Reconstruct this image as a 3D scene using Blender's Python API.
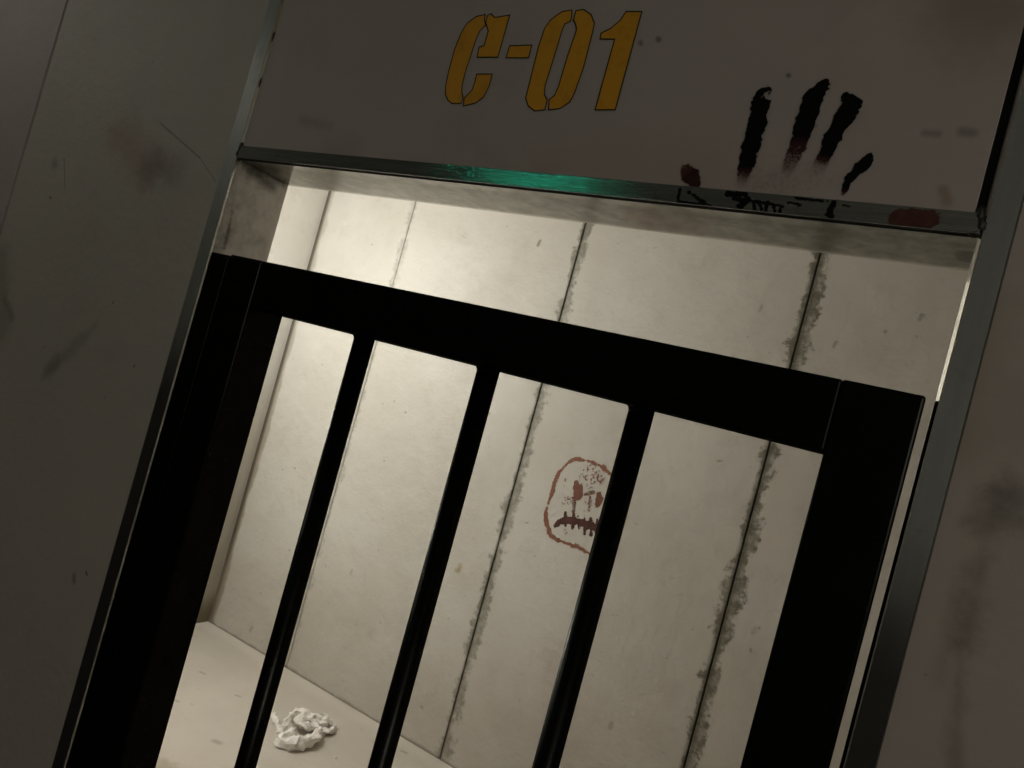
import bpy, bmesh, math, random
import numpy as np
from mathutils import Vector, Matrix, noise as mn
from mathutils.geometry import tessellate_polygon

for o in list(bpy.data.objects): bpy.data.objects.remove(o)
C = bpy.context.scene
COL = C.collection

# ---------------------------------------------------------------- camera
F_PX = 720.0
YC = 0.7333            # camera stands this far in front of the front wall (y = 0)
CAM = Vector((0, -YC, 1.65))
YAW, PITCH, ROLL = math.radians(29.148), math.radians(1.140), math.radians(15.321)
cy, sy = math.cos(YAW), math.sin(YAW)
FW = Vector((-sy*math.cos(PITCH), cy*math.cos(PITCH), math.sin(PITCH)))
r0 = Vector((cy, sy, 0)); u0 = r0.cross(FW)
RT = math.cos(ROLL)*r0 + math.sin(ROLL)*u0
UP = RT.cross(FW)
cam = bpy.data.cameras.new('camera'); cam.sensor_width = 36; cam.lens = F_PX/1024*36
cam.clip_start = 0.02
co = bpy.data.objects.new('camera', cam); COL.objects.link(co)
M3 = Matrix((RT, UP, -FW)).transposed()
co.matrix_world = Matrix.Translation(CAM) @ M3.to_4x4()
C.camera = co

# ---------------------------------------------------------------- world, lights, exposure
w = bpy.data.worlds.new('world'); C.world = w; w.use_nodes = True
w.node_tree.nodes['Background'].inputs[0].default_value = (0.02, 0.02, 0.02, 1)
w.node_tree.nodes['Background'].inputs[1].default_value = 1.0
C.view_settings.view_transform = 'Standard'; C.view_settings.look = 'None'
C.view_settings.exposure = 0.0; C.view_settings.gamma = 1; C.view_settings.use_curve_mapping = False
C.cycles.max_bounces = 8; C.cycles.diffuse_bounces = 5; C.cycles.transparent_max_bounces = 8

CELL_LAMP = (-2.66, .92, 2.02);  CELL_L = 335.0       # globe lamp on an arm from the cell's side wall
CORR_LAMPS = [((1.72, -2.25, 1.94), 106.0), ((-3.30, -.78, 2.70), 34.0)]      # dim corridor lamps: right wall globe, and an unseen left one added for brightness

# ---------------------------------------------------------------- helpers
BY = 2.92 - YC      # back wall plane
def ray(x, y): return FW*F_PX + (x-512)*RT - (y-384)*UP
def at_y(x, y, Y):
    d = ray(x, y); return CAM + d*((Y-CAM.y)/d.y)
def at_z(x, y, Z):
    d = ray(x, y); return CAM + d*((Z-CAM.z)/d.z)

def link(name, me, mat, parent=None, smooth=False):
    o = bpy.data.objects.new(name, me); COL.objects.link(o)
    if mat: me.materials.append(mat)
    if parent: o.parent = parent
    if smooth:
        for p in me.polygons: p.use_smooth = True
    return o
def from_bm(name, bm, mat, parent=None, smooth=False):
    me = bpy.data.meshes.new(name); bmesh.ops.recalc_face_normals(bm, faces=bm.faces)
    bm.to_mesh(me); bm.free(); return link(name, me, mat, parent, smooth)
def struct(o): o['kind'] = 'structure'; return o
def tag(o, label, cat, group=None):
    o['label'] = label; o['category'] = cat
    if group: o['group'] = group
    return o
def empty(name, loc, label, cat):
    o = bpy.data.objects.new(name, None); COL.objects.link(o); o.location = loc; o.empty_display_size = .05
    return tag(o, label, cat)
def box(bm, a, b, bev=0.0, seg=2):
    t = bmesh.new(); bmesh.ops.create_cube(t, size=1)
    for v in t.verts:
        v.co = Vector([(a[i]+b[i])/2 + v.co[i]*(b[i]-a[i]) for i in range(3)])
    if bev: bmesh.ops.bevel(t, geom=list(t.edges), offset=bev, segments=seg, profile=.5, affect='EDGES')
    m = bpy.data.meshes.new('t'); t.to_mesh(m); t.free(); bm.from_mesh(m); bpy.data.meshes.remove(m)
def prism_z(bm, pts, z0, z1):
    lo = [bm.verts.new((x, y, z0)) for x, y in pts]; hi = [bm.verts.new((x, y, z1)) for x, y in pts]
    bm.faces.new(lo[::-1]); bm.faces.new(hi); n = len(pts)
    for i in range(n): bm.faces.new((lo[i], lo[(i+1) % n], hi[(i+1) % n], hi[i]))
def prism_x(bm, pts, x0, x1):
    lo = [bm.verts.new((x0, y, z)) for y, z in pts]; hi = [bm.verts.new((x1, y, z)) for y, z in pts]
    bm.faces.new(lo[::-1]); bm.faces.new(hi); n = len(pts)
    for i in range(n): bm.faces.new((lo[i], lo[(i+1) % n], hi[(i+1) % n], hi[i]))
def lathe(bm, prof, loc, n=32, axis='Z'):
    rings = []
    for r, z in prof:
        ring = []
        for i in range(n):
            a = 2*math.pi*i/n; p = (r*math.cos(a), r*math.sin(a), z)
            ring.append(bm.verts.new((loc[0]+p[0], loc[1]+p[1], loc[2]+p[2])))
        rings.append(ring)
    for a, b in zip(rings, rings[1:]):
        for i in range(n): bm.faces.new((a[i], a[(i+1) % n], b[(i+1) % n], b[i]))
    bm.faces.new(rings[0][::-1]); bm.faces.new(rings[-1])

# ---- node helpers
class NT:
    def __init__(s, name):
        s.m = bpy.data.materials.new(name); s.m.use_nodes = True; s.t = s.m.node_tree
        s.b = s.t.nodes['Principled BSDF']; s.out = s.t.nodes['Material Output']
        s.pos = s.t.nodes.new('ShaderNodeNewGeometry').outputs['Position']
        sp = s.t.nodes.new('ShaderNodeSeparateXYZ'); s.t.links.new(s.pos, sp.inputs[0])
        s.x, s.y, s.z = sp.outputs
    def put(s, inp, v):
        if isinstance(v, (int, float)): inp.default_value = v
        elif isinstance(v, (tuple, list)): inp.default_value = (*v, 1) if len(v) == 3 and inp.type == 'RGBA' else v
        else: s.t.links.new(v, inp)
    def m_(s, op, a, b=0.0, c=None, clamp=False):
        n = s.t.nodes.new('ShaderNodeMath'); n.operation = op; n.use_clamp = clamp
        s.put(n.inputs[0], a); s.put(n.inputs[1], b)
        if c is not None: s.put(n.inputs[2], c)
        return n.outputs[0]
    def noise(s, scale, detail=4, rough=.55, dist=0.0, vec=None, stretch=None):
        v = vec or s.pos
        if stretch:
            mp = s.t.nodes.new('ShaderNodeMapping'); s.t.links.new(v, mp.inputs[0]); mp.inputs['Scale'].default_value = stretch; v = mp.outputs[0]
        n = s.t.nodes.new('ShaderNodeTexNoise'); s.t.links.new(v, n.inputs['Vector'])
        n.inputs['Scale'].default_value = scale; n.inputs['Detail'].default_value = detail
        n.inputs['Roughness'].default_value = rough; n.inputs['Distortion'].default_value = dist
        return n.outputs['Fac']
    def ss(s, v, lo, hi, t0=0.0, t1=1.0):
        n = s.t.nodes.new('ShaderNodeMapRange'); n.interpolation_type = 'SMOOTHSTEP'
        s.put(n.inputs['Value'], v); n.inputs['From Min'].default_value = lo; n.inputs['From Max'].default_value = hi
        n.inputs['To Min'].default_value = t0; n.inputs['To Max'].default_value = t1
        return n.outputs[0]
    def mix(s, f, a, b):
        n = s.t.nodes.new('ShaderNodeMix'); n.data_type = 'RGBA'
        s.put(n.inputs[0], f); s.put(n.inputs[6], a); s.put(n.inputs[7], b); return n.outputs[2]
    def seg(s, u, v, a, b, r, soft, wob=None, amt=0.0):
        """1 inside the capsule a-b of radius r in the (u, v) plane, with a ragged edge"""
        ax, ay = a; bx, by = b; dx, dy = bx-ax, by-ay; L2 = max(dx*dx+dy*dy, 1e-9)
        t = s.m_('ADD', s.m_('MULTIPLY', s.m_('SUBTRACT', u, ax), dx/L2), s.m_('MULTIPLY', s.m_('SUBTRACT', v, ay), dy/L2), clamp=True)
        ex = s.m_('SUBTRACT', s.m_('SUBTRACT', u, ax), s.m_('MULTIPLY', t, dx))
        ey = s.m_('SUBTRACT', s.m_('SUBTRACT', v, ay), s.m_('MULTIPLY', t, dy))
        d = s.m_('SQRT', s.m_('ADD', s.m_('MULTIPLY', ex, ex), s.m_('MULTIPLY', ey, ey)))
        if wob: d = s.m_('ADD', d, s.m_('MULTIPLY', s.m_('SUBTRACT', wob, .5), amt))
        return s.ss(d, r-soft, r+soft, 1, 0)
    def bump(s, h, dist, strength=1.0, prev=None):
        n = s.t.nodes.new('ShaderNodeBump'); s.put(n.inputs['Height'], h); n.inputs['Distance'].default_value = dist
        n.inputs['Strength'].default_value = strength
        if prev: s.t.links.new(prev, n.inputs['Normal'])
        return n.outputs[0]
    def done(s, color=None, rough=None, normal=None, metal=None, spec=None):
        for k, v in (('Base Color', color), ('Roughness', rough), ('Normal', normal), ('Metallic', metal), ('Specular IOR Level', spec)):
            if v is not None: s.put(s.b.inputs[k], v)
        return s.m

# ---------------------------------------------------------------- materials
def px_y(x, y, Y):
    p = at_y(x, y, Y); return (p.x, p.z)

J2, J3, J1 = -1.527*2.92/3+.008, -.473*2.92/3, -2.553*2.92/3+.011
CORNER = -3.190*2.92/3
J4 = J3 + (J3-J2)
def mat_cell_wall():
    n = NT('cell_wall_plaster')
    base = n.mix(n.ss(n.noise(1.7, 5, .6), .3, .7), (.55, .535, .485), (.475, .455, .40))
    base = n.mix(n.ss(n.noise(7, 6, .7), .52, .75, 0, .35), base, (.39, .36, .30))
    # pinkish water tint
    base = n.mix(n.ss(n.noise(1.1, 3, .5, .5), .55, .75, 0, .3), base, (.48, .405, .355))
    # specks
    base = n.mix(n.ss(n.noise(26, 3, .5), .70, .76, 0, .55), base, (.2, .17, .12))
    blot = n.noise(9, 8, .7, .3); fine = n.noise(34, 5, .7)
    edge = n.m_('ADD', n.m_('MULTIPLY', blot, .75), n.m_('MULTIPLY', fine, .25))
    def joint(base, xj, off, width, dens, col=(.13, .125, .09)):
        d = n.m_('ABSOLUTE', n.m_('SUBTRACT', n.x, xj+off))
        v = n.m_('SUBTRACT', n.m_('MULTIPLY', n.m_('SUBTRACT', edge, .36), width), d)
        k = n.ss(v, -.004, .020, 0, 1)
        inner = n.ss(fine, .3, .65, .45, 1.0)
        k = n.m_('MULTIPLY', n.m_('MULTIPLY', k, inner), dens)
        return n.mix(k, base, col)
    base = joint(base, J2, .011, .23, .70, (.10, .095, .06))
    base = joint(base, J3, .010, .25, .85, (.085, .072, .042))
    base = joint(base, J4, .0, .2, .7)
    base = joint(base, J1, -.004, .17, .40)
    base = n.mix(n.ss(n.m_('ABSOLUTE', n.m_('SUBTRACT', n.x, J3)), .003, .024, .70, 0), base, (.07, .065, .04))
    base = n.mix(n.ss(n.m_('ABSOLUTE', n.m_('SUBTRACT', n.x, J2)), .003, .016, .55, 0), base, (.07, .065, .04))
    # corner: mildewed brown strip, plus soft corner shade painted as a dark line
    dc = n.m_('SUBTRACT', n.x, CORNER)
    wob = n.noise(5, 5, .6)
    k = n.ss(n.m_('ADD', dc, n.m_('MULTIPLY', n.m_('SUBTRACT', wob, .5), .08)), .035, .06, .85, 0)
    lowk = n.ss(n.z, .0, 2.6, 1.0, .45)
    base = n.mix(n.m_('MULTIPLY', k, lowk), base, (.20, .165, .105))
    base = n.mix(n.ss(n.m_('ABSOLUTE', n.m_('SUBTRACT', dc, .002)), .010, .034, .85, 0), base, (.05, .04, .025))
    # grime at the foot of the wall
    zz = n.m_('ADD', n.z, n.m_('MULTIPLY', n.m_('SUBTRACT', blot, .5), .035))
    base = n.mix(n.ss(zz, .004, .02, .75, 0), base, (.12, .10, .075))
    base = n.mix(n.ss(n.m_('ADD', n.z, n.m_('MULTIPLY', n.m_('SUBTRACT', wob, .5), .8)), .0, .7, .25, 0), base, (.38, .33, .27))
    for (px_, py_, r, c, al) in [(460, 567, .020, (.3, .23, .1), .8), (540, 240+1, .010, (.2, .16, .1), .8), (922, 315, .012, (.18, .16, .12), .7),
                             (836, 342, .009, (.2, .18, .13), .6), (449, 486, .012, (.3, .27, .22), .6), (762, 306, .008, (.25, .22, .18), .5),
                             (612, 723, .013, (.3, .2, .16), .5), (252, 627, .014, (.3, .24, .18), .6), (352, 570, .010, (.25, .21, .17), .5),
                             (372, 632, .035, (.42, .38, .32), .5), (676, 692, .05, (.42, .40, .38), .35), (755, 628, .012, (.35, .25, .2), .5)]:
        a = px_y(px_, py_, BY)
        base = n.mix(n.m_('MULTIPLY', n.seg(n.x, n.z, a, (a[0]-.004, a[1]-.02), r*.6, r*.6, fine, r*2), al), base, c)
    bm1 = n.bump(n.noise(60, 4, .6), .004, .35)
    bm2 = n.bump(n.noise(7, 4, .55), .03, .35, bm1)
    return n.done(base, n.ss(n.noise(12, 4), .3, .7, .48, .64), bm2, spec=.3)

def mat_left_cell_wall():
    n = NT('cell_side_wall_plaster')
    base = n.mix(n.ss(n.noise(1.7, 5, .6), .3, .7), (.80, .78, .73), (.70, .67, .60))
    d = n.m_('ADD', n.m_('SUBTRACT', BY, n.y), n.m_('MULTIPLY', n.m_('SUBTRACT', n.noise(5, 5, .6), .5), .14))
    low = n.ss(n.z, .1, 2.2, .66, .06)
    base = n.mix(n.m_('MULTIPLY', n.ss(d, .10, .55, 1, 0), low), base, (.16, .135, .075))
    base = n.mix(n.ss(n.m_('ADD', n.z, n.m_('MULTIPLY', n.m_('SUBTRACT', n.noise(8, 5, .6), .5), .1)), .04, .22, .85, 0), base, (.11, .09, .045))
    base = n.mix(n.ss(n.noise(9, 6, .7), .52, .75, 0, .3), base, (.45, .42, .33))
    return n.done(base, .5, n.bump(n.noise(40, 5, .6), .004, .4), spec=.4)

def mat_floor():
    n = NT('cell_floor_concrete')
    base = n.mix(n.ss(n.noise(1.6, 5, .6), .3, .7), (.57, .53, .465), (.51, .47, .405))
    base = n.mix(n.ss(n.noise(4, 5, .65, .8, stretch=(1, 2.4, 1)), .52, .72, 0, .4), base, (.58, .54, .48))
    base = n.mix(n.ss(n.noise(22, 4, .7), .62, .72, 0, .35), base, (.28, .25, .20))
    d = n.m_('ADD', n.m_('SUBTRACT', BY, n.y), n.m_('MULTIPLY', n.m_('SUBTRACT', n.noise(5, 5, .6), .5), .11))
    base = n.mix(n.ss(d, .03, .12, .42, 0), base, (.70, .655, .59))
    a = at_z(172, 775, 0); b = at_z(160, 768, 0)
    base = n.mix(n.m_('MULTIPLY', n.seg(n.x, n.y, (a.x, a.y), (b.x, b.y), .05, .03, n.noise(14, 5, .7), .16), .55), base, (.26, .21, .12))
    for (px_, py_, r) in [(200.5, 672, .012), (175, 700, .008), (236, 695, .010), (402, 751, .012), (215, 741, .02)]:
        p = at_z(px_, py_, 0)
        base = n.mix(n.m_('MULTIPLY', n.seg(n.x, n.y, (p.x, p.y), (p.x+.02, p.y+.005), r*.6, r*.7), .6), base, (.25, .21, .17))
    return n.done(base, .5, n.bump(n.noise(30, 5, .6), .004, .35), spec=.4)

def mat_front(name, c1, c2, marks=()):
    n = NT(name)
    base = n.mix(n.ss(n.noise(1.6, 5, .6), .3, .7), c1, c2)
    base = n.mix(n.ss(n.noise(5, 6, .65, .3), .5, .78, 0, .32), base, tuple(v*.62 for v in c1))
    base = n.mix(n.ss(n.noise(2.3, 3, .5, .6), .54, .74, 0, .28), base, (c1[0]*.95, c1[1]*.76, c1[2]*.66))
    base = n.mix(n.ss(n.noise(45, 2, .5), .74, .78, 0, .6), base, (.06, .05, .04))
    wob = n.noise(16, 6, .7)
    for a, b, r, soft, amt, col, al in marks:
        A = px_y(*a, 0); B = px_y(*b, 0)
        base = n.mix(n.m_('MULTIPLY', n.seg(n.x, n.z, A, B, r, soft, wob, amt), al), base, col)
    return n.done(base, .62, n.bump(n.noise(55, 5, .6), .003, .35, n.bump(n.noise(5, 4, .5), .02, .25)), spec=.35)

marks_left = [((118, 135), (150, 168), .03, .03, .10, (.30, .17, .11), .45), ((150, 165), (172, 170), .02, .03, .08, (.12, .09, .07), .5),
    ((160, 123), (200, 158), .0010, .0012, .0, (.10, .085, .07), .8), ((200, 158), (216, 182), .0008, .0012, .0, (.12, .10, .08), .6),
    ((64, 158), (65, 190), .0010, .0012, 0, (.10, .085, .07), .7), ((50, 197), (51, 198), .002, .002, 0, (.06, .05, .04), .8),
    ((54, 163), (55, 165), .008, .01, 0, (.12, .10, .08), .5), ((86, 572), (87, 575), .0016, .001, 0, (.02, .02, .02), .9),
    ((74, 576), (74, 581), .004, .004, .01, (.10, .09, .08), .6), ((113, 302), (113, 303), .0016, .001, 0, (.05, .05, .04), .8),
    ((96, 304+20), (45, 375), .01, .012, .05, (.14, .13, .08), .35), ((50, 370), (56, 362), .014, .015, .03, (.14, .13, .09), .4),
    ((5, 300), (12, 318), .008, .01, .03, (.10, .09, .06), .5), ((2, 255), (3, 330), .02, .03, .06, (.18, .16, .10), .5)]
marks_header = [((300, 120), (330, 126), .004, .01, .02, (.15, .12, .10), .4), ((962, 100+32), (972, 133), .004, .004, .008, (.10, .08, .07), .5),
    ((658, 39), (659, 40), .003, .002, 0, (.08, .07, .06), .7), ((472, 30), (473, 31), .002, .001, 0, (.10, .05, .02), .0),
    ((640, 42), (641, 44), .0025, .002, 0, (.08, .07, .06), .6), ((788, 75), (789, 76), .002, .0015, 0, (.06, .05, .04), .7),
    ((925, 133), (938, 134), .003, .004, .006, (.12, .09, .08), .5), ((943, 190), (947, 202), .004, .004, .008, (.25, .17, .10), .6),
    ((970, 0), (1000, 6), .04, .05, .08, (.20, .14, .10), .55), ((560, 168), (700, 176), .03, .05, .06, (.33, .24, .20), .35),
    ((330, 148), (350, 150), .02, .02, .03, (.28, .20, .16), .3), ((245, 6), (262, 10), .01, .01, .02, (.2, .1, .1), .4)]
marks_right = [((1000, 495), (990, 520), .012, .016, .07, (.15, .13, .10), .65), ((985, 560), (965, 640), .006, .012, .06, (.14, .12, .10), .5),
    ((960, 650), (955, 768), .003, .008, .035, (.15, .12, .10), .45), ((966, 575), (940, 680), .005, .012, .05, (.16, .14, .11), .4),
    ((1012, 500), (1020, 520), .008, .014, .05, (.13, .11, .09), .5), ((960, 450), (1000, 300), .01, .02, .05, (.24, .21, .14), .3)]
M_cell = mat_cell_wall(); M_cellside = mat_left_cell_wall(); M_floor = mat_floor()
M_left = mat_front('painted_board', (.46, .42, .365), (.415, .385, .34), marks_left)
M_left2 = mat_front('painted_board_reddish', (.43, .38, .345), (.40, .36, .32), marks_left[-2:])
M_head = mat_front('painted_header_board', (.415, .365, .335), (.385, .345, .315), marks_header)
M_right = mat_front('painted_board_stained', (.42, .375, .335), (.38, .34, .30), marks_right)
def mat_plain(name, col, rough=.6, **k):
    n = NT(name); c = n.mix(n.ss(n.noise(4, 4), .3, .7), col, tuple(v*.85 for v in col)); return n.done(c, rough, n.bump(n.noise(30, 4), .003, .3), **k)
M_corr = mat_plain('corridor_plaster', (.25, .235, .21)); M_cfloor = mat_plain('corridor_floor', (.045, .042, .040))
M_dark = mat_plain('dark_gap', (.012, .012, .012), .8)
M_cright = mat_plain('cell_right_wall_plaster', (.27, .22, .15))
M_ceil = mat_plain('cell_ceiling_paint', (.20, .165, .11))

def mat_steel(name='frame_steel', reveal=False, metal=.85):
    n = NT(name)
    st = n.noise(30, 5, .6, stretch=(1, 1, .12)) if not reveal else n.noise(10, 6, .65, .3)
    c = n.mix(n.ss(st, .3, .75), (.36, .38, .36), (.26, .275, .255)) if not reveal else n.mix(n.ss(st, .3, .75), (.95, .94, .88), (.88, .86, .79))
    c = n.mix(n.ss(n.noise(6, 6, .7, .3), .55, .72, 0, .55 if not reveal else .08), c, (.19, .17, .13))
    c = n.mix(n.ss(n.noise(40, 3, .6), .66, .74, 0, .5 if not reveal else .2), c, (.10, .09, .07))
    if reveal:
        fine = n.noise(40, 5, .7)
        # grime where soffit and left reveal meet
        for (u, v, a, b, r, soft, al, col) in [
            (n.x, n.y, (-.99, .0), (-.985, .10), .004, .008, .85, (.03, .03, .02)), (n.y, n.z, (.0, 1.899), (.1, 1.899), .004, .010, .9, (.03, .03, .02)),
            (n.y, n.z, (.03, 1.893), (.08, 1.885), .008, .010, .7, (.06, .06, .045)), (n.x, n.y, (-.97, .06), (-.96, .08), .010, .012, .6, (.06, .06, .045)),
            (n.y, n.z, (.02, 1.82), (.024, 1.76), .002, .004, .7, (.06, .06, .045))]:
            c = n.mix(n.m_('MULTIPLY', n.seg(u, v, a, b, r, soft, fine, .015), al), c, col)
        q = at_z(968, 255, 1.899)
        c = n.mix(n.m_('MULTIPLY', n.seg(n.x, n.y, (q.x, q.y), (q.x, q.y+.015), .010, .003, fine, .006), .85), c, (.05, .045, .03))
        q1 = at_z(640, 218, 1.899); q2 = at_z(690, 226, 1.899)
        c = n.mix(n.m_('MULTIPLY', n.seg(n.x, n.y, (q1.x, q1.y), (q2.x, q2.y), .02, .015, fine, .03), .5), c, (.28, .19, .14))
    else:
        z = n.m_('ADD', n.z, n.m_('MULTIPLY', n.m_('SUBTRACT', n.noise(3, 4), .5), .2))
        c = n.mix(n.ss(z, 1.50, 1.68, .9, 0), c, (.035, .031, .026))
    r = n.ss(st, .3, .8, .13, .22) if reveal else n.ss(st, .3, .8, .28, .45)
    return n.done(c, r, n.bump(n.noise(22, 4, .5), .002, .35 if not reveal else .12), metal=metal)
M_steel = mat_steel(metal=.6); M_reveal = mat_steel('soffit_steel', True, .8); M_jamb = mat_steel('jamb_painted_steel', True, .08)
def mat_band():
    n = NT('band_steel')
    st = n.noise(14, 6, .7, stretch=(.35, 1, 9))
    c = n.mix(n.ss(st, .3, .75), (.50, .54, .52), (.36, .40, .38))
    c = n.mix(n.ss(n.noise(25, 6, .7, stretch=(1, 1, 2)), .62, .75, 0, .6), c, (.10, .10, .09))
    c = n.mix(n.ss(n.noise(12, 4, .6), .64, .70, 0, .6), c, (.15, .08, .06))
    return n.done(c, n.ss(st, .3, .8, .07, .15), n.bump(st, .0014, .35, n.bump(n.noise(70, 3, .6), .0015, .25)), metal=.9)
M_band = mat_band()
def mat_lip():
    n = NT('polished_lip_steel'); st = n.noise(30, 4, .6)
    return n.done(n.mix(n.ss(st, .4, .7), (.90, .89, .86), (.80, .79, .75)), .12, n.bump(st, .0004, .1), metal=1.0)
M_lip = mat_lip()
def mat_gate():
    n = NT('black_enamel'); t = n.t
    d = t.nodes.new('ShaderNodeBsdfDiffuse'); d.inputs[0].default_value = (.0015, .0015, .0015, 1)
    g = t.nodes.new('ShaderNodeBsdfGlossy'); g.inputs[0].default_value = (.013, .0135, .012, 1)
    n.put(g.inputs['Roughness'], n.ss(n.noise(20, 4), .3, .7, .22, .34))
    t.links.new(n.bump(n.noise(70, 3), .001, .12), g.inputs['Normal'])
    a = t.nodes.new('ShaderNodeAddShader'); t.links.new(d.outputs[0], a.inputs[0]); t.links.new(g.outputs[0], a.inputs[1])
    t.links.new(a.outputs[0], n.out.inputs[0]); return n.m
M_gate = mat_gate()
M_seal = mat_plain('black_sealant', (.012, .013, .010), .5)

# ---------------------------------------------------------------- setting
OL, OR, HZ, BT = -.990, .0106, 1.8995, 1.9195      # opening left/right, header underside, band top
CEIL = 2.85; TH = .111
XL, XR = -3.6, 1.9
# wall in front, left of the opening
bm = bmesh.new(); box(bm, (-1.6205, 0, 0), (-1.0185, TH, CEIL), .0004, 1)
struct(from_bm('wall_front_left', bm, M_left))
bm = bmesh.new(); box(bm, (XL, 0, 0), (-1.6295, TH, CEIL), .0004, 1)
struct(from_bm('wall_front_far_left', bm, M_left2))
bm = bmesh.new(); box(bm, (-1.631, .012, 0), (-1.619, TH, CEIL)); struct(from_bm('trim_4', bm, M_dark))
bm = bmesh.new(); box(bm, (.0350, 0, 0), (XR, TH, CEIL), .0012, 1)
struct(from_bm('wall_front_right', bm, M_right))
# header board over the opening, set between the posts
bm = bmesh.new(); box(bm, (-.9872, 0, BT+.0005), (.0022, .020, CEIL), .0008, 1)
struct(from_bm('wall_front_header', bm, M_head))
# dark packing in the gap on the right of the header board
bm = bmesh.new(); box(bm, (.0024, .012, BT), (.0104, .020, CEIL)); struct(from_bm('trim_5', bm, M_dark))
# steel posts with front flange; slanted opening-side lip added to mirror the lit cell
bm = bmesh.new()
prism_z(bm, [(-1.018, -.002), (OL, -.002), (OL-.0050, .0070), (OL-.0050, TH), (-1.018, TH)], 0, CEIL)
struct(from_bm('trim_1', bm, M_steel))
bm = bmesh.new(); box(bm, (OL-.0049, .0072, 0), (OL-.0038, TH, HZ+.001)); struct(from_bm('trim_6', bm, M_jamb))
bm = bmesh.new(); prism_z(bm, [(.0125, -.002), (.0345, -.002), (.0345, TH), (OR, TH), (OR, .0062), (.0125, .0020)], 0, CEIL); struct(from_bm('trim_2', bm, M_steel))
bm = bmesh.new(); prism_z(bm, [(OL+.0002, -.0022), (OL-.0050, .0070), (OL-.0058, .0060), (OL-.0008, -.0022)], 0, CEIL); struct(from_bm('trim_9', bm, M_lip))
bm = bmesh.new(); prism_z(bm, [(.0122, -.0022), (.0134, -.0022), (.0106, .0058), (.0095, .0048)], 0, CEIL); struct(from_bm('trim_10', bm, M_lip))
# header underside: steel channel with an upturned front band
bm = bmesh.new(); box(bm, (OL+.0005, -.003, HZ+.0008), (OR-.001, -.0012, BT), .0004, 1); struct(from_bm('trim_3', bm, M_band))
bm = bmesh.new(); box(bm, (OL-.0035, .0062, HZ), (OR-.0005, TH, HZ+.0045)); struct(from_bm('trim_7', bm, M_reveal))
bm = bmesh.new(); box(bm, (OL, -.0011, HZ+.0014), (OR-.001, .0060, BT-.0003)); struct(from_bm('trim_8', bm, M_dark))  # dark strip standing in for the shadow line under the band

# back wall of the cell: board panels with open joints; the first joint is a hairline
bm = bmesh.new(); g = .003
XB = .50
box(bm, (CORNER-.05, BY, -.02), (J1-.0012, BY+.03, CEIL), .0006, 1)
box(bm, (J1+.0012, BY, -.02), (J2-g, BY+.03, CEIL), .0015, 1)
box(bm, (J2+g, BY, -.02), (J3-g, BY+.03, CEIL), .0015, 1)
box(bm, (J3+g, BY, -.02), (XB+.1, BY+.03, CEIL), .0015, 1)
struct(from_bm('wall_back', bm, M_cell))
bm = bmesh.new(); box(bm, (CORNER-.1, BY+.014, -.02), (XB+.1, BY+.10, CEIL)); struct(from_bm('wall_back_core', bm, M_dark))
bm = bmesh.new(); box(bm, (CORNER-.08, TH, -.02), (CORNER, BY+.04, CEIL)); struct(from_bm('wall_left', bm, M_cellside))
bm = bmesh.new(); box(bm, (XB, TH, -.02), (XB+.08, BY+.04, CEIL)); struct(from_bm('wall_right', bm, M_cright))
bm = bmesh.new(); box(bm, (CORNER-.1, -.002, -.05), (XB+.1, BY+.1, 0)); struct(from_bm('floor', bm, M_floor))
bm = bmesh.new(); box(bm, (CORNER-.1, TH-.02, CEIL), (XB+.1, BY+.1, CEIL+.05)); struct(from_bm('ceiling', bm, M_ceil))
# corridor on the camera's side
bm = bmesh.new(); box(bm, (XL, -3.2, -.05), (XR, -.002, 0)); struct(from_bm('floor_corridor', bm, M_cfloor))
bm = bmesh.new(); box(bm, (XL, -3.2, CEIL), (XR, TH-.02, CEIL+.05)); struct(from_bm('ceiling_corridor', bm, M_corr))
bm = bmesh.new(); box(bm, (XL, -3.3, 0), (XR, -3.2, CEIL)); struct(from_bm('wall_corridor_rear', bm, M_corr))
bm = bmesh.new(); box(bm, (XL-.1, -3.3, 0), (XL, TH, CEIL)); struct(from_bm('wall_corridor_left', bm, M_corr))
bm = bmesh.new(); box(bm, (XR, -3.3, 0), (XR+.1, TH, CEIL)); struct(from_bm('wall_corridor_right', bm, M_corr))

# ---------------------------------------------------------------- gate
GT, RH, TW = 1.7500, .0712, .070
gl, gr = -.9450, .0022
il, ir = gl+TW, gr-TW
gate = empty('barred_gate', (gl, .0345, .04), 'black steel barred gate with round vertical bars, shut in the cell doorway', 'gate')
GI = Matrix.Translation((-gl, -.0345, -.04))
def gpart(name, bm, mat=M_gate, smooth=False):
    bmesh.ops.transform(bm, matrix=GI, verts=bm.verts)
    o = from_bm(name, bm, mat, gate, smooth); return o
D = .0690
bm = bmesh.new(); box(bm, (gl, 0, .04), (il, D, GT), .003, 3); gpart('stile', bm)
bm = bmesh.new(); box(bm, (ir, 0, .04), (gr, D, GT), .003, 3); gpart('stile', bm)
bm = bmesh.new(); box(bm, (il-.0005, .0004, GT-RH), (ir+.0005, D-.0004, GT-.0002), .003, 3); gpart('top_rail', bm)
bm = bmesh.new(); box(bm, (il-.0005, .0004, .04), (ir+.0005, D-.0004, .11), .003, 3); gpart('bottom_rail', bm)
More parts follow.
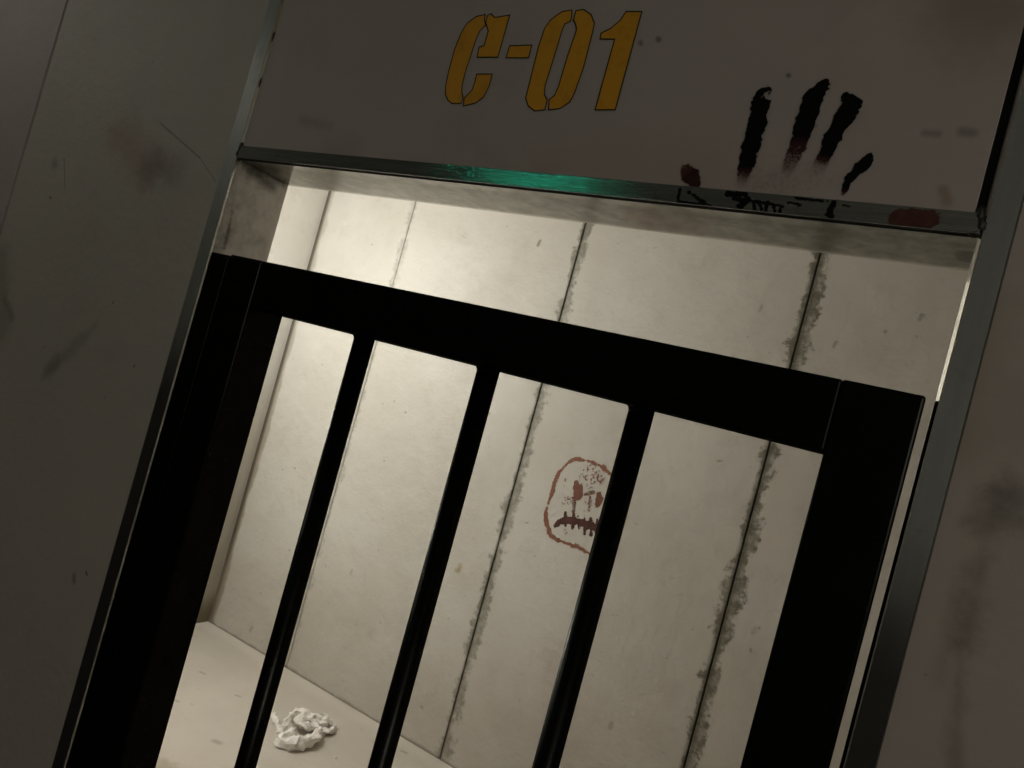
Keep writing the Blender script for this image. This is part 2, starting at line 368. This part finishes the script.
for x in (-.673, -.4655, -.2605):
    r = .0142; zt = GT-RH+.001
    bm = bmesh.new(); prof = [(r, .109), (r, zt)]
    # flared weld where the bar meets the rail
    lathe(bm, prof, (x, .0345, 0), 40)
    ob = gpart('bar', bm); 
    for p_ in ob.data.polygons: p_.use_smooth = abs(p_.normal.z) < .5
    # rounded weld fillet on the bar's left side under the rail
    bm = bmesh.new(); w_ = .009; n_ = 40; rings = []
    for k in range(9):
        t_ = k/8; q_ = w_*(1-math.sqrt(max(0, 1-t_*t_))); ring = []
        for a_ in range(n_):
            A_ = 2*math.pi*a_/n_; f_ = max(0, math.cos(A_-math.radians(212)))**.5
            R_ = r-.0006+(.0006+q_)*f_
            ring.append(bm.verts.new((x+R_*math.cos(A_), .0345+R_*math.sin(A_), zt-w_*(1-t_))))
        rings.append(ring)
    for a_, b_ in zip(rings, rings[1:]):
        for k in range(n_): bm.faces.new((a_[k], a_[(k+1) % n_], b_[(k+1) % n_], b_[k]))
    bm.faces.new(rings[0][::-1]); bm.faces.new(rings[-1])
    gpart('weld_fillet', bm)
# hinge barrels between post and stile (low on the gate)
for z in (.35, 1.0-.35):
    bm = bmesh.new(); lathe(bm, [(.009, z), (.009, z+.09)], (gl+.012, -.0085, 0), 20); gpart('hinge', bm, smooth=False)
post = bmesh.new(); box(post, (OL+.0003, .0, 0), (gl-.0030, D, GT-.0022), .002, 3)
tag(from_bm('gate_post', post, M_gate), 'narrow black steel hinge post fixed along the left door frame beside the gate', 'post')

# ---------------------------------------------------------------- black sealant lumps at the header corners
def blob(name, pts, seed, mat, label, cat):
    bm = bmesh.new()
    for (c, r, s) in pts:
        t = bmesh.new(); bmesh.ops.create_icosphere(t, subdivisions=3, radius=1)
        for v in t.verts:
            k = 1+.45*mn.noise(v.co*2.1+Vector((seed, 0, 0)))
            v.co = Vector((v.co.x*r*s[0]*k, v.co.y*r*s[1]*k, v.co.z*r*s[2]*k))+Vector(c)
        m = bpy.data.meshes.new('t'); t.to_mesh(m); t.free(); bm.from_mesh(m); bpy.data.meshes.remove(m); seed += 7
    return tag(from_bm(name, bm, mat, None, True), label, cat)
blob('sealant_lump', [((OL+.001, -.001, 1.917), .006, (.8, .5, 1.3)), ((OL-.0005, -.001, 1.908), .0055, (.7, .5, 1.3)), ((OL+.0005, 0, 1.9005), .004, (.8, .6, 1.3))],
     3, M_seal, 'black sealant lump in the upper left corner of the doorway', 'sealant')
blob('sealant_lump', [((OR-.004, -.001, 1.919), .006, (.6, .5, 1.2)), ((OR-.001, -.001, 1.910), .0065, (.7, .5, 1.1)), ((OR-.004, 0, 1.9015), .005, (1.1, .6, .8))],
     11, M_seal, 'black sealant lump in the upper right corner of the doorway', 'sealant')

for (qx, qy), nm in (((273, 36), 'upper'), ((260, 82), 'lower')):
    p = at_y(qx, qy, -.001)
    blob('sealant_lump', [((p.x, .0005, p.z), .0035, (.7, .6, 2.2))], 5+qx, M_seal, nm+' of two small dark sealant bits in the bright gap left of the number', 'sealant')
# ---------------------------------------------------------------- painted number
def mat_paint(name, c, rough=.6):
    n = NT(name)
    k = n.mix(n.ss(n.noise(22, 6, .7), .45, .75), c, tuple(v*.72 for v in c))
    return n.done(k, rough, n.bump(n.noise(90, 3), .0008, .3), spec=.3)
M_yel = mat_paint('yellow_stencil_paint', (.60, .29, .018)); M_out = mat_paint('black_outline_paint', (.012, .010, .010))
def cp(pts, o, s): return [(o[0]+x/s, o[1]+y/s) for x, y in pts]
glyphs = [
 ('letter_c', [[(262,60),(225,68),(190,95),(165,135),(140,200),(118,280),(105,340),(103,375),(112,400),(130,415),(165,415),(173,388),(168,370),(170,340),(182,290),(205,220),(225,160),(240,125),(264,100),(258,82)],
               [(272,64),(285,57),(300,72),(360,62),(312,230),(230,230),(237,190),(258,184),(275,125),(264,90)],
               [(228,298),(290,298),(278,345),(255,390),(225,412),(175,425),(178,395),(210,362),(221,330)]]),
 ('dash', [[(360,185),(448,182),(436,232),(346,232)]]),
 ('digit_zero', [[(608,42),(570,48),(525,80),(500,115),(475,190),(430,370),(424,395),(435,425),(460,445),(500,440),(510,400),(498,380),(502,340),(540,220),(570,120),(580,97),(602,87),(608,65)],
               [(625,45),(655,40),(685,60),(698,95),(690,135),(655,270),(620,370),(600,410),(560,435),(516,440),(518,400),(540,383),(555,350),(590,230),(628,120),(624,98),(614,82)]]),
 ('digit_one', [[(825,48),(888,48),(782,440),(702,440),(780,158),(722,157),(725,135),(765,115),(805,80)]])]
num = empty('cell_number', at_y(540, 60, 0), 'yellow stencilled cell number C-01 with black outlines above the barred doorway', 'painted number')
NI = Matrix.Translation(-num.location)
for name, polys in glyphs:
    bmf = bmesh.new(); bmo = bmesh.new()
    for poly in polys:
        P = [at_y(*p, 0) for p in cp(poly, (420, 0), 4)]
        V2 = [Vector((p.x, p.z)) for p in P]; n = len(V2)
        A = sum(V2[i].x*V2[(i+1) % n].y-V2[(i+1) % n].x*V2[i].y for i in range(n))
        if A < 0: V2.reverse()
        def off(d):
            out = []
            for i in range(n):
                e1 = (V2[i]-V2[i-1]).normalized(); e2 = (V2[(i+1) % n]-V2[i]).normalized()
                n1 = Vector((e1.y, -e1.x)); n2 = Vector((e2.y, -e2.x)); m = (n1+n2)
                m = m/max(m.length_squared/2, .6)
                out.append(V2[i]+m*d)
            return out
        a = off(-.0006); b = off(.0009)
        fv = [bmf.verts.new((q.x, -.0006, q.y)) for q in V2]
        for tri in tessellate_polygon([[Vector((q.x, q.y, 0)) for q in V2]]): bmf.faces.new([fv[k] for k in tri])
        va = [bmo.verts.new((q.x, -.0009, q.y)) for q in a]; vb = [bmo.verts.new((q.x, -.0009, q.y)) for q in b]
        for i in range(n): bmo.faces.new((va[i], va[(i+1) % n], vb[(i+1) % n], vb[i]))
    for b_ in (bmf, bmo): bmesh.ops.transform(b_, matrix=NI, verts=b_.verts)
    o = from_bm(name, bmf, M_yel, num)
    from_bm('outline', bmo, M_out, o)

# ---------------------------------------------------------------- paint laid on as coverage maps
rng = np.random.default_rng(5)
def vnoise(U, V, scale, seed):
    """smooth value noise, about 0..1"""
    r = np.random.default_rng(seed); G = r.random((64, 64))
    x = U*scale; y = V*scale; xi = np.floor(x).astype(int); yi = np.floor(y).astype(int); fx = x-xi; fy = y-yi
    fx = fx*fx*(3-2*fx); fy = fy*fy*(3-2*fy); g = lambda a, b: G[a % 64, b % 64]
    return (g(xi, yi)*(1-fx)+g(xi+1, yi)*fx)*(1-fy)+(g(xi, yi+1)*(1-fx)+g(xi+1, yi+1)*fx)*fy
def fbm(U, V, s, seed): return (vnoise(U, V, s, seed)*.5+vnoise(U, V, s*2.1, seed+1)*.3+vnoise(U, V, s*4.3, seed+2)*.2)
def stroke(U, V, pts, d0=None):
    """signed distance (negative inside) to a tapered polyline of (x, z, r); also the paint density along it"""
    best = np.full(U.shape, 1e9); dens = np.zeros(U.shape)
    for (a, b) in zip(pts, pts[1:]):
        dx, dy = b[0]-a[0], b[1]-a[1]; L = dx*dx+dy*dy+1e-12
        t = np.clip(((U-a[0])*dx+(V-a[1])*dy)/L, 0, 1)
        d = np.hypot(U-a[0]-t*dx, V-a[1]-t*dy)-(a[2]+(b[2]-a[2])*t)
        den = a[3]+(b[3]-a[3])*t
        m = d < best; best = np.where(m, d, best); dens = np.where(m, den, dens)
    return best, dens
def decal(name, x0, x1, z0, z1, step, Y, cov, tone, mat, parent, origin):
    nx = int((x1-x0)/step)+1; nz = int((z1-z0)/step)+1
    U, V = np.meshgrid(x0+np.arange(nx)*step, z0+np.arange(nz)*step)
    c, t = cov(U, V), tone(U, V)
    keep = np.maximum.reduce([c[:-1, :-1], c[1:, :-1], c[:-1, 1:], c[1:, 1:]]) > .06
    idx = -np.ones(nx*nz, int); vs = []; at_ = []; fs = []
    for j, i in zip(*np.nonzero(keep)):
        q = []
        for jj, ii in ((j, i), (j, i+1), (j+1, i+1), (j+1, i)):
            k = jj*nx+ii
            if idx[k] < 0:
                idx[k] = len(vs); vs.append((U[jj, ii]-origin[0], Y-origin[1], V[jj, ii]-origin[2])); at_.append((c[jj, ii], t[jj, ii]))
            q.append(idx[k])
        fs.append(q)
    me = bpy.data.meshes.new(name); me.from_pydata(vs, [], [tuple(map(int, q)) for q in fs])
    for k, nm in enumerate(('coverage', 'tone')):
        a = me.attributes.new(nm, 'FLOAT', 'POINT'); a.data.foreach_set('value', [float(v[k]) for v in at_])
    return link(name, me, mat, parent)
def mat_decal(name, thin, thick, rough=.5, grain=400, spec=.3):
    n = NT(name)
    def attr(nm):
        a = n.t.nodes.new('ShaderNodeAttribute'); a.attribute_name = nm; return a.outputs['Fac']
    col = n.mix(attr('tone'), thin, thick)
    n.done(col, rough, spec=spec)
    k = n.m_('ADD', attr('coverage'), n.m_('MULTIPLY', n.m_('SUBTRACT', n.noise(grain, 3, .6), .5), .9))
    k = n.m_('MULTIPLY', n.ss(k, .40, .60), n.ss(attr('coverage'), 0, .7, .5, 1))
    k = n.m_('MAXIMUM', k, n.ss(attr('coverage'), .0, .5, 0, .38))
    tr = n.t.nodes.new('ShaderNodeBsdfTransparent'); mx = n.t.nodes.new('ShaderNodeMixShader')
    n.t.links.new(k, mx.inputs[0]); n.t.links.new(tr.outputs[0], mx.inputs[1]); n.t.links.new(n.b.outputs[0], mx.inputs[2])
    n.t.links.new(mx.outputs[0], n.out.inputs[0]); return n.m
M_hand = mat_decal('black_hand_paint', (.15, .06, .05), (.004, .0035, .0035), .6, 700, .08)
M_face = mat_decal('brown_blood_paint', (.25, .105, .060), (.055, .018, .013), .5, 160)

def P2(x, y, o, s, Y):
    p = at_y(o[0]+x/s, o[1]+y/s, Y); return p.x, p.z
def mk(pts, o, s, Y, unit):
    return [(*P2(x, y, o, s, Y), r*unit, d) for x, y, r, d in pts]
HO, HS = (660, 60), 2.813
u_ = (at_y(800, 150, 0)-at_y(801, 150, 0)).length/HS
Hst = [mk(q, HO, HS, 0, u_) for q in [
  [(303,86,12,1),(288,100,24,1),(285,118,28,1),(272,180,28,1),(256,240,26,1),(245,285,24,1),(238,318,20,.55),(230,352,16,.15)],
  [(466,68,14,1),(455,80,20,1),(430,110,28,1),(415,160,30,1),(404,195,27,.9),(388,245,24,.6),(368,290,22,.42),(350,330,18,.15)],
  [(522,102,12,1),(540,128,26,1),(520,160,27,1),(500,195,24,1),(480,235,22,1),(465,268,18,.8),(450,300,22,.22),(430,335,20,.08)],
  [(592,272,9,1),(580,290,16,1),(560,306,17,1),(538,330,12,1),(522,355,10,.9),(514,380,6,.5)],
  [(72,308,18,.6),(85,325,26,.95),(98,345,20,.9)],
  [(240,345,40,.10),(330,340,50,.14),(420,330,50,.10),(500,340,30,.04)]]]
def cov_hand(U, V):
    c = np.zeros(U.shape); nz = fbm(U, V, 160, 3); nz2 = fbm(U, V, 420, 9)
    for i, s in enumerate(Hst):
        d, den = stroke(U, V, s)
        e = np.clip(.5-(d+(nz-.5)*.0045+(nz2-.5)*.003)/.0016, 0, 1)
        if i == 5: e = np.clip(.5-(d+(nz-.5)*.02)/.02, 0, 1)
        k = e*np.clip(den*1.1+(nz2-.5)*(1-den)*.5, 0, 1)
        if i == 4: k = k*np.clip(.6+nz, 0, 1)
        c = np.maximum(c, k)
    # bare flecks near the first fingertip
    x, z = P2(308, 102, HO, HS, 0); c = c*(1-np.clip(1.5-np.hypot((U-x)*.6, V-z)/.0035-(nz2-.5)*2.5, 0, 1))
    return c
def tone_hand(U, V):
    c = np.zeros(U.shape)
    for i, s in enumerate(Hst):
        d, den = stroke(U, V, s); e = d < .004
        c = np.maximum(c, np.where(e, np.clip(den*(1.4 if i < 4 else .95)-.12, 0, 1), 0))
    return c
xa, za = P2(20, 40, HO, HS, 0); xb, zb = P2(640, 400, HO, HS, 0)
hp = empty('handprint', at_y(800, 150, 0), 'black smeared handprint with four fingers and thumb above the barred doorway, right of the number', 'handprint')
decal('finger_marks', xa-.01, xb+.01, BT+.001, za+.09, .0008, -.0009, cov_hand, tone_hand, M_hand, hp, hp.location)
Bst = [mk(q, HO, HS, -.003, u_) for q in [
  [(56,362,3,1),(50,400,4,1)], [(55,403,7,1),(90,408,9,1),(130,414,12,1),(150,420,8,1)], [(82,372,4,.9),(130,405,5,1)],
  [(192,376,8,1),(240,380,7,1)], [(205,390,6,1),(245,395,10,.9),(225,412,10,.8)], [(262,398,3,1),(268,425,4,1)], [(280,400,5,.9),(285,420,3,1)],
  [(300,402,5,1),(298,428,3,1)], [(318,410,3,1),(322,430,4,1)], [(340,412,3,1),(338,430,3,1)], [(270,398,4,1),(345,412,3,1)], [(360,400,2,.8),(395,408,2,.6)],
  [(490,402,8,.8),(475,430,9,.7),(485,448,5,1)], [(515,408,3,.9),(530,412,3,.8)], [(380,388,3,.8),(470,398,3,.8)]]]
Rst = [mk(q, HO, HS, -.003, u_) for q in [[(675,445,26,1),(755,450,26,1)]]]
def cov_band(U, V):
    c = np.zeros(U.shape); nz = fbm(U, V, 300, 21)
    for s in Bst:
        d, den = stroke(U, V, s); c = np.maximum(c, np.clip(.5-(d+(nz-.5)*.004)/.001, 0, 1)*den)
    return c
def cov_red(U, V):
    d, den = stroke(U, V, Rst[0]); return np.clip(.5-(d+(fbm(U, V, 300, 21)-.5)*.006)/.002, 0, 1)*.95
def tone_band(U, V):
    c = np.ones(U.shape)
    for s in Rst:
        d, den = stroke(U, V, s); c = np.where(d < .004, .30+.35*fbm(U, V, 200, 5), c)
    return c
rl = decal('red_smear', P2(600, 400, HO, HS, 0)[0], P2(830, 400, HO, HS, 0)[0], HZ+.0012, BT-.0002, .0007, -.0036, cov_red, tone_band, M_hand, hp, hp.location)
rl['label'] = 'dark red smear near the right end of the steel band'
decal('palm_smear', xa-.01, P2(800, 400, HO, HS, 0)[0], HZ+.0012, BT-.0002, .0007, -.0036, cov_band, tone_band, M_hand, hp, hp.location)

FO, FS = (500, 430), 5.122
uf = (at_y(580, 500, BY)-at_y(581, 500, BY)).length/FS
ol = [(565,222),(530,195),(500,175),(450,157),(400,148),(375,150),(345,170),(305,215),(280,270),(265,330),(243,385),(234,430),(240,480),(258,530),(300,565),(350,583),(400,600),(460,632),
      (500,622),(545,590),(590,520),(622,430),(640,340),(615,265),(565,222)]
Fst = [mk([(x, y, 8+3*math.sin(i*1.7), .62+.2*math.sin(i*2.3)) for i, (x, y) in enumerate(ol)], FO, FS, BY, uf)]
Fst += [mk(q, FO, FS, BY, uf) for q in [
  [(232,505,4,.5),(262,545,9,.6),(300,565,9,.5)],
  [(392,268,10,.7),(398,300,24,.8),(400,330,22,.8),(398,345,14,.7)], [(508,328,12,.7),(508,355,22,.75),(500,390,10,.6)],
  [(380,350,9,.5),(378,420,9,.42)], [(462,345,6,.46),(455,410,6,.42)], [(440,330,8,.48),(480,320,8,.44)],
  [(285,492,8,1),(305,472,13,1),(335,462,17,1),(400,468,17,1),(450,488,18,1),(495,500,18,1),(545,500,13,1),(575,505,8,1)],
  [(335,425,5,1),(335,490,6,1)], [(378,428,6,1),(372,500,6,1)], [(432,440,6,1),(432,528,7,1)], [(465,452,5,1),(468,535,8,1)], [(498,462,5,1),(495,540,7,1)], [(540,462,5,1),(540,545,7,1)], [(400,440,4,1),(402,505,7,1)]]]
Fdots = mk([(466,235,58,.6),(440,215,30,.5),(330,265,22,.4),(345,365,26,.45),(500,250,36,.5),(440,380,36,.25),(340,520,16,.25)], FO, FS, BY, uf)
def cov_face(U, V):
    c = np.zeros(U.shape); nz = fbm(U, V, 45, 33); n2 = fbm(U, V, 150, 35)
    for s in Fst:
        d, den = stroke(U, V, s); c = np.maximum(c, np.clip(.5-(d+(nz-.5)*.014+(n2-.5)*.008)/.005, 0, 1)*np.clip(np.where(den < .5, .12+den*.95, .45+den*.8), 0, 1))
    sp = np.clip((fbm(U, V, 115, 41)-.55)*9, 0, 1)
    for x, z, r, de in Fdots:
        c = np.maximum(c, np.clip(1.2-np.hypot(U-x, V-z)/r, 0, 1)**.5*sp*(de+.35))
    return c
def tone_face(U, V):
    c = np.zeros(U.shape)+.25
    for i, s in enumerate(Fst):
        d, den = stroke(U, V, s); c = np.where(d < .006, np.where(i >= 7, .95, np.where(i < 2, .18+.1*(i == 1), .5))+0*U, c)
    return np.clip(c+(fbm(U, V, 60, 51)-.5)*.5, 0, 1)
fa = P2(190, 680, FO, FS, BY); fb = P2(720, 100, FO, FS, BY)
fx0, fx1 = min(fa[0], fb[0])-.1, max(fa[0], fb[0])+.1
fc = at_y(580, 505, BY)
fo_ = decal('painted_face', fx0, fx1, fc.z-.36, fc.z+.36, .0022, -.0009, cov_face, tone_face, M_face, None, (0, -BY, 0))
fo_.data.transform(Matrix.Translation((-fc.x, -BY, -fc.z))); fo_.location = fc
tag(fo_, 'crude brown face with two eyes and jagged mouth painted on the back wall', 'painted face')

# ---------------------------------------------------------------- crumpled white cloth on the cell floor
def mat_cloth():
    n = NT('white_cloth')
    c = n.mix(n.ss(n.noise(14, 4), .3, .7), (.86, .84, .80), (.76, .73, .68))
    n.b.inputs['Subsurface Weight'].default_value = .0
    return n.done(c, .6, n.bump(n.noise(45, 5, .6, .6), .008, .5), spec=.3)
M_cloth = mat_cloth()
def fp(x, y, h=0.0):
    """floor position seen at crop pixel, for a point h above the floor"""
    return at_z(220+x/5.689, 660+y/5.689, h)
bm = bmesh.new()
def tube(pts, flat=1.0, n=14, seed=0, rough=.22):
    P = [fp(x, y, h) for x, y, h, r in pts]; R = [p[3] for p in pts]
    # Catmull-Rom resample
    Q, S = [], []
    for i in range(len(P)-1):
        p0, p1, p2, p3 = P[max(i-1, 0)], P[i], P[i+1], P[min(i+2, len(P)-1)]
        for k in range(8):
            t = k/8; Q.append(.5*((2*p1)+(p2-p0)*t+(2*p0-5*p1+4*p2-p3)*t*t+(3*p1-p0-3*p2+p3)*t**3)); S.append(R[i]+(R[i+1]-R[i])*t)
    Q.append(P[-1]); S.append(R[-1])
    rings = []
    for i, q in enumerate(Q):
        t = (Q[min(i+1, len(Q)-1)]-Q[max(i-1, 0)]).normalized(); s = t.cross(Vector((0, 0, 1))).normalized(); u = s.cross(t)
        ring = []
        for k in range(n):
            a = 2*math.pi*k/n; rr = S[i]*(1+rough*math.sin(3*a+seed+i*.35)+rough*.9*mn.noise(Vector((math.cos(a)*1.5+seed, math.sin(a)*1.5, i*.45))))
            ring.append(bm.verts.new(q+s*math.cos(a)*rr+u*math.sin(a)*rr*flat))
        rings.append(ring)
    for a, b in zip(rings, rings[1:]):
        for k in range(n): bm.faces.new((a[k], a[(k+1) % n], b[(k+1) % n], b[k]))
    bm.faces.new(rings[0][::-1]); bm.faces.new(rings[-1])
# front crescent fold
tube([(352,452,.020,.020),(350,470,.020,.024),(400,478,.024,.026),(460,474,.026,.027),(520,455,.028,.025),(552,425,.030,.020),(560,395,.034,.013)], 1.0, 16, 1)
# inner fold curling back from the left end
tube([(345,458,.024,.018),(365,430,.040,.018),(400,412,.050,.016),(432,402,.055,.010)], 1.0, 14, 2)
# left arm rising to the peak, and the loose tail
tube([(338,440,.014,.015),(352,395,.035,.014),(385,340,.052,.013),(425,290,.060,.010),(440,280,.055,.006)], .8, 12, 3)
tube([(280,298,.026,.009),(300,310,.022,.013),(318,345,.020,.014),(335,385,.018,.015),(345,430,.016,.015)], .8, 12, 4)
# crumpled body: ridges between the arms
tube([(440,292,.058,.012),(480,300,.060,.016),(530,325,.050,.018),(570,322,.052,.015),(605,315,.050,.009)], .8, 12, 5, .35)
tube([(420,330,.036,.018),(460,350,.038,.024),(520,360,.034,.026),(570,360,.030,.026),(610,370,.028,.022)], .9, 14, 6, .35)
tube([(445,355,.046,.014),(475,365,.050,.015),(520,378,.044,.017),(560,380,.036,.018)], .8, 12, 7, .4)
tube([(605,318,.046,.009),(598,345,.040,.014),(575,365,.036,.016)], .8, 12, 8, .3)
tube([(590,350,.022,.020),(625,360,.022,.020),(655,372,.018,.012),(668,372,.016,.005)], .7, 12, 9, .3)
tube([(575,400,.018,.018),(600,410,.016,.018),(632,400,.016,.016),(655,385,.016,.008)], .8, 12, 10, .3)
cl = from_bm('crumpled_cloth', bm, M_cloth, None, True)
tag(cl, 'crumpled white cloth lying on the cell floor by the back wall', 'cloth')
zmin = min(v.co.z for v in cl.data.vertices)
for v in cl.data.vertices: v.co.z = max(v.co.z, .0006)
c0 = fp(470, 430, 0)
cl.data.transform(Matrix.Translation(-c0)); cl.location = c0
md = cl.modifiers.new('fuse', 'REMESH'); md.mode = 'VOXEL'; md.voxel_size = .003; md.use_smooth_shade = True
tx = bpy.data.textures.new('folds', 'MUSGRAVE'); tx.noise_scale = .045; tx.musgrave_type = 'RIDGED_MULTIFRACTAL'
dm = cl.modifiers.new('folds', 'DISPLACE'); dm.texture = tx; dm.strength = .0085; dm.mid_level = .9
# white crumb
cb = bmesh.new(); bmesh.ops.create_icosphere(cb, subdivisions=2, radius=.006)
for v in cb.verts: v.co *= 1+.4*mn.noise(v.co*300)
for v in cb.verts: v.co.z = v.co.z*.6+.0035
cr = from_bm('crumb', cb, M_cloth, None, True); cr.location = fp(658, 560, 0)
tag(cr, 'tiny white scrap lying on the floor in front of the cloth', 'scrap')

# ---------------------------------------------------------------- lamps (outside the picture; the far left corridor one is added)
def emis(name, col, s):
    m = bpy.data.materials.new(name); m.use_nodes = True; b = m.node_tree.nodes['Principled BSDF']
    b.inputs['Base Color'].default_value = (.8, .8, .8, 1); b.inputs['Emission Color'].default_value = (*col, 1); b.inputs['Emission Strength'].default_value = s
    return m
def lamp(name, loc, r, col, watt, label):
    t = empty(name, (loc[0], loc[1], CEIL), label, 'lamp')
    bm = bmesh.new(); lathe(bm, [(r*1.1, 0), (r*1.1, -.03), (r*.95, -.04)], (0, 0, 0), 32); from_bm('lamp_base', bm, M_ceil, t, True)
    bm = bmesh.new(); lathe(bm, [(r*.92, -.0405), (r*.9, -.07), (r*.7, -.095), (r*.3, -.108), (.01, -.11)], (0, 0, 0), 32)
    from_bm('diffuser', bm, emis(name+'_glow', col, watt), t, True)
    return t
CELL_COL = (1.0, .99, .94)
lx, ly, lz = CELL_LAMP
t = empty('cell_lamp', (CORNER, ly, lz), 'globe lamp on a wall arm inside the cell, out of the picture to the left', 'lamp')
bm = bmesh.new(); box(bm, (0, -.06, -.06), (.02, .06, .06), .004, 2); box(bm, (.02, -.01, -.01), (lx-CORNER-.06, .01, .01), .003, 2); from_bm('bracket', bm, M_dark, t)
bm = bmesh.new(); bmesh.ops.create_uvsphere(bm, u_segments=24, v_segments=16, radius=.07); bmesh.ops.translate(bm, verts=bm.verts, vec=(lx-CORNER, 0, 0))
from_bm('globe', bm, emis('cell_glow', CELL_COL, CELL_L), t, True)
(lx, ly, lz), lw = CORR_LAMPS[0]
t = empty('corridor_lamp', (XR, ly, lz), 'dim globe lamp on the corridor wall behind the viewer on the right', 'lamp')
bm = bmesh.new(); box(bm, (-.02, -.06, -.06), (0, .06, .06), .004, 2); box(bm, (lx-XR+.08, -.012, -.012), (-.02, .012, .012), .003, 2); from_bm('bracket', bm, M_dark, t)
bm = bmesh.new(); bmesh.ops.create_uvsphere(bm, u_segments=24, v_segments=16, radius=.09); bmesh.ops.translate(bm, verts=bm.verts, vec=(lx-XR, 0, 0))
from_bm('globe', bm, emis('corridor_globe_glow', (1.0, .94, .84), lw), t, True)
lamp('corridor_lamp', CORR_LAMPS[1][0], .13, (1.0, .94, .84), CORR_LAMPS[1][1], 'unseen dim ceiling lamp added far left in the corridor to brighten the front wall')  # added fill light for the left of the front wall
# green glowing sign box hanging in the corridor; its reflection shows in the steel band
q = at_y(541, 184, -.003); d = (q-CAM).normalized(); d.y = -d.y
sp_ = q + d*2.0
t = empty('green_sign_lamp', (sp_.x, sp_.y, sp_.z), 'green glowing sign box hanging in the corridor behind the viewer', 'sign lamp')
bm = bmesh.new(); box(bm, (-.08, -.03, -.045), (.08, .03, .045), .004, 2); from_bm('housing', bm, M_dark, t)
bm = bmesh.new(); box(bm, (-.035, .031, -.035), (.035, .034, .035)); from_bm('glowing_panel', bm, emis('green_glow', (.03, 1.0, .6), 14.0), t)
bm = bmesh.new(); box(bm, (-.01, -.01, .045), (.01, .01, CEIL-sp_.z)); from_bm('hanger', bm, M_dark, t)
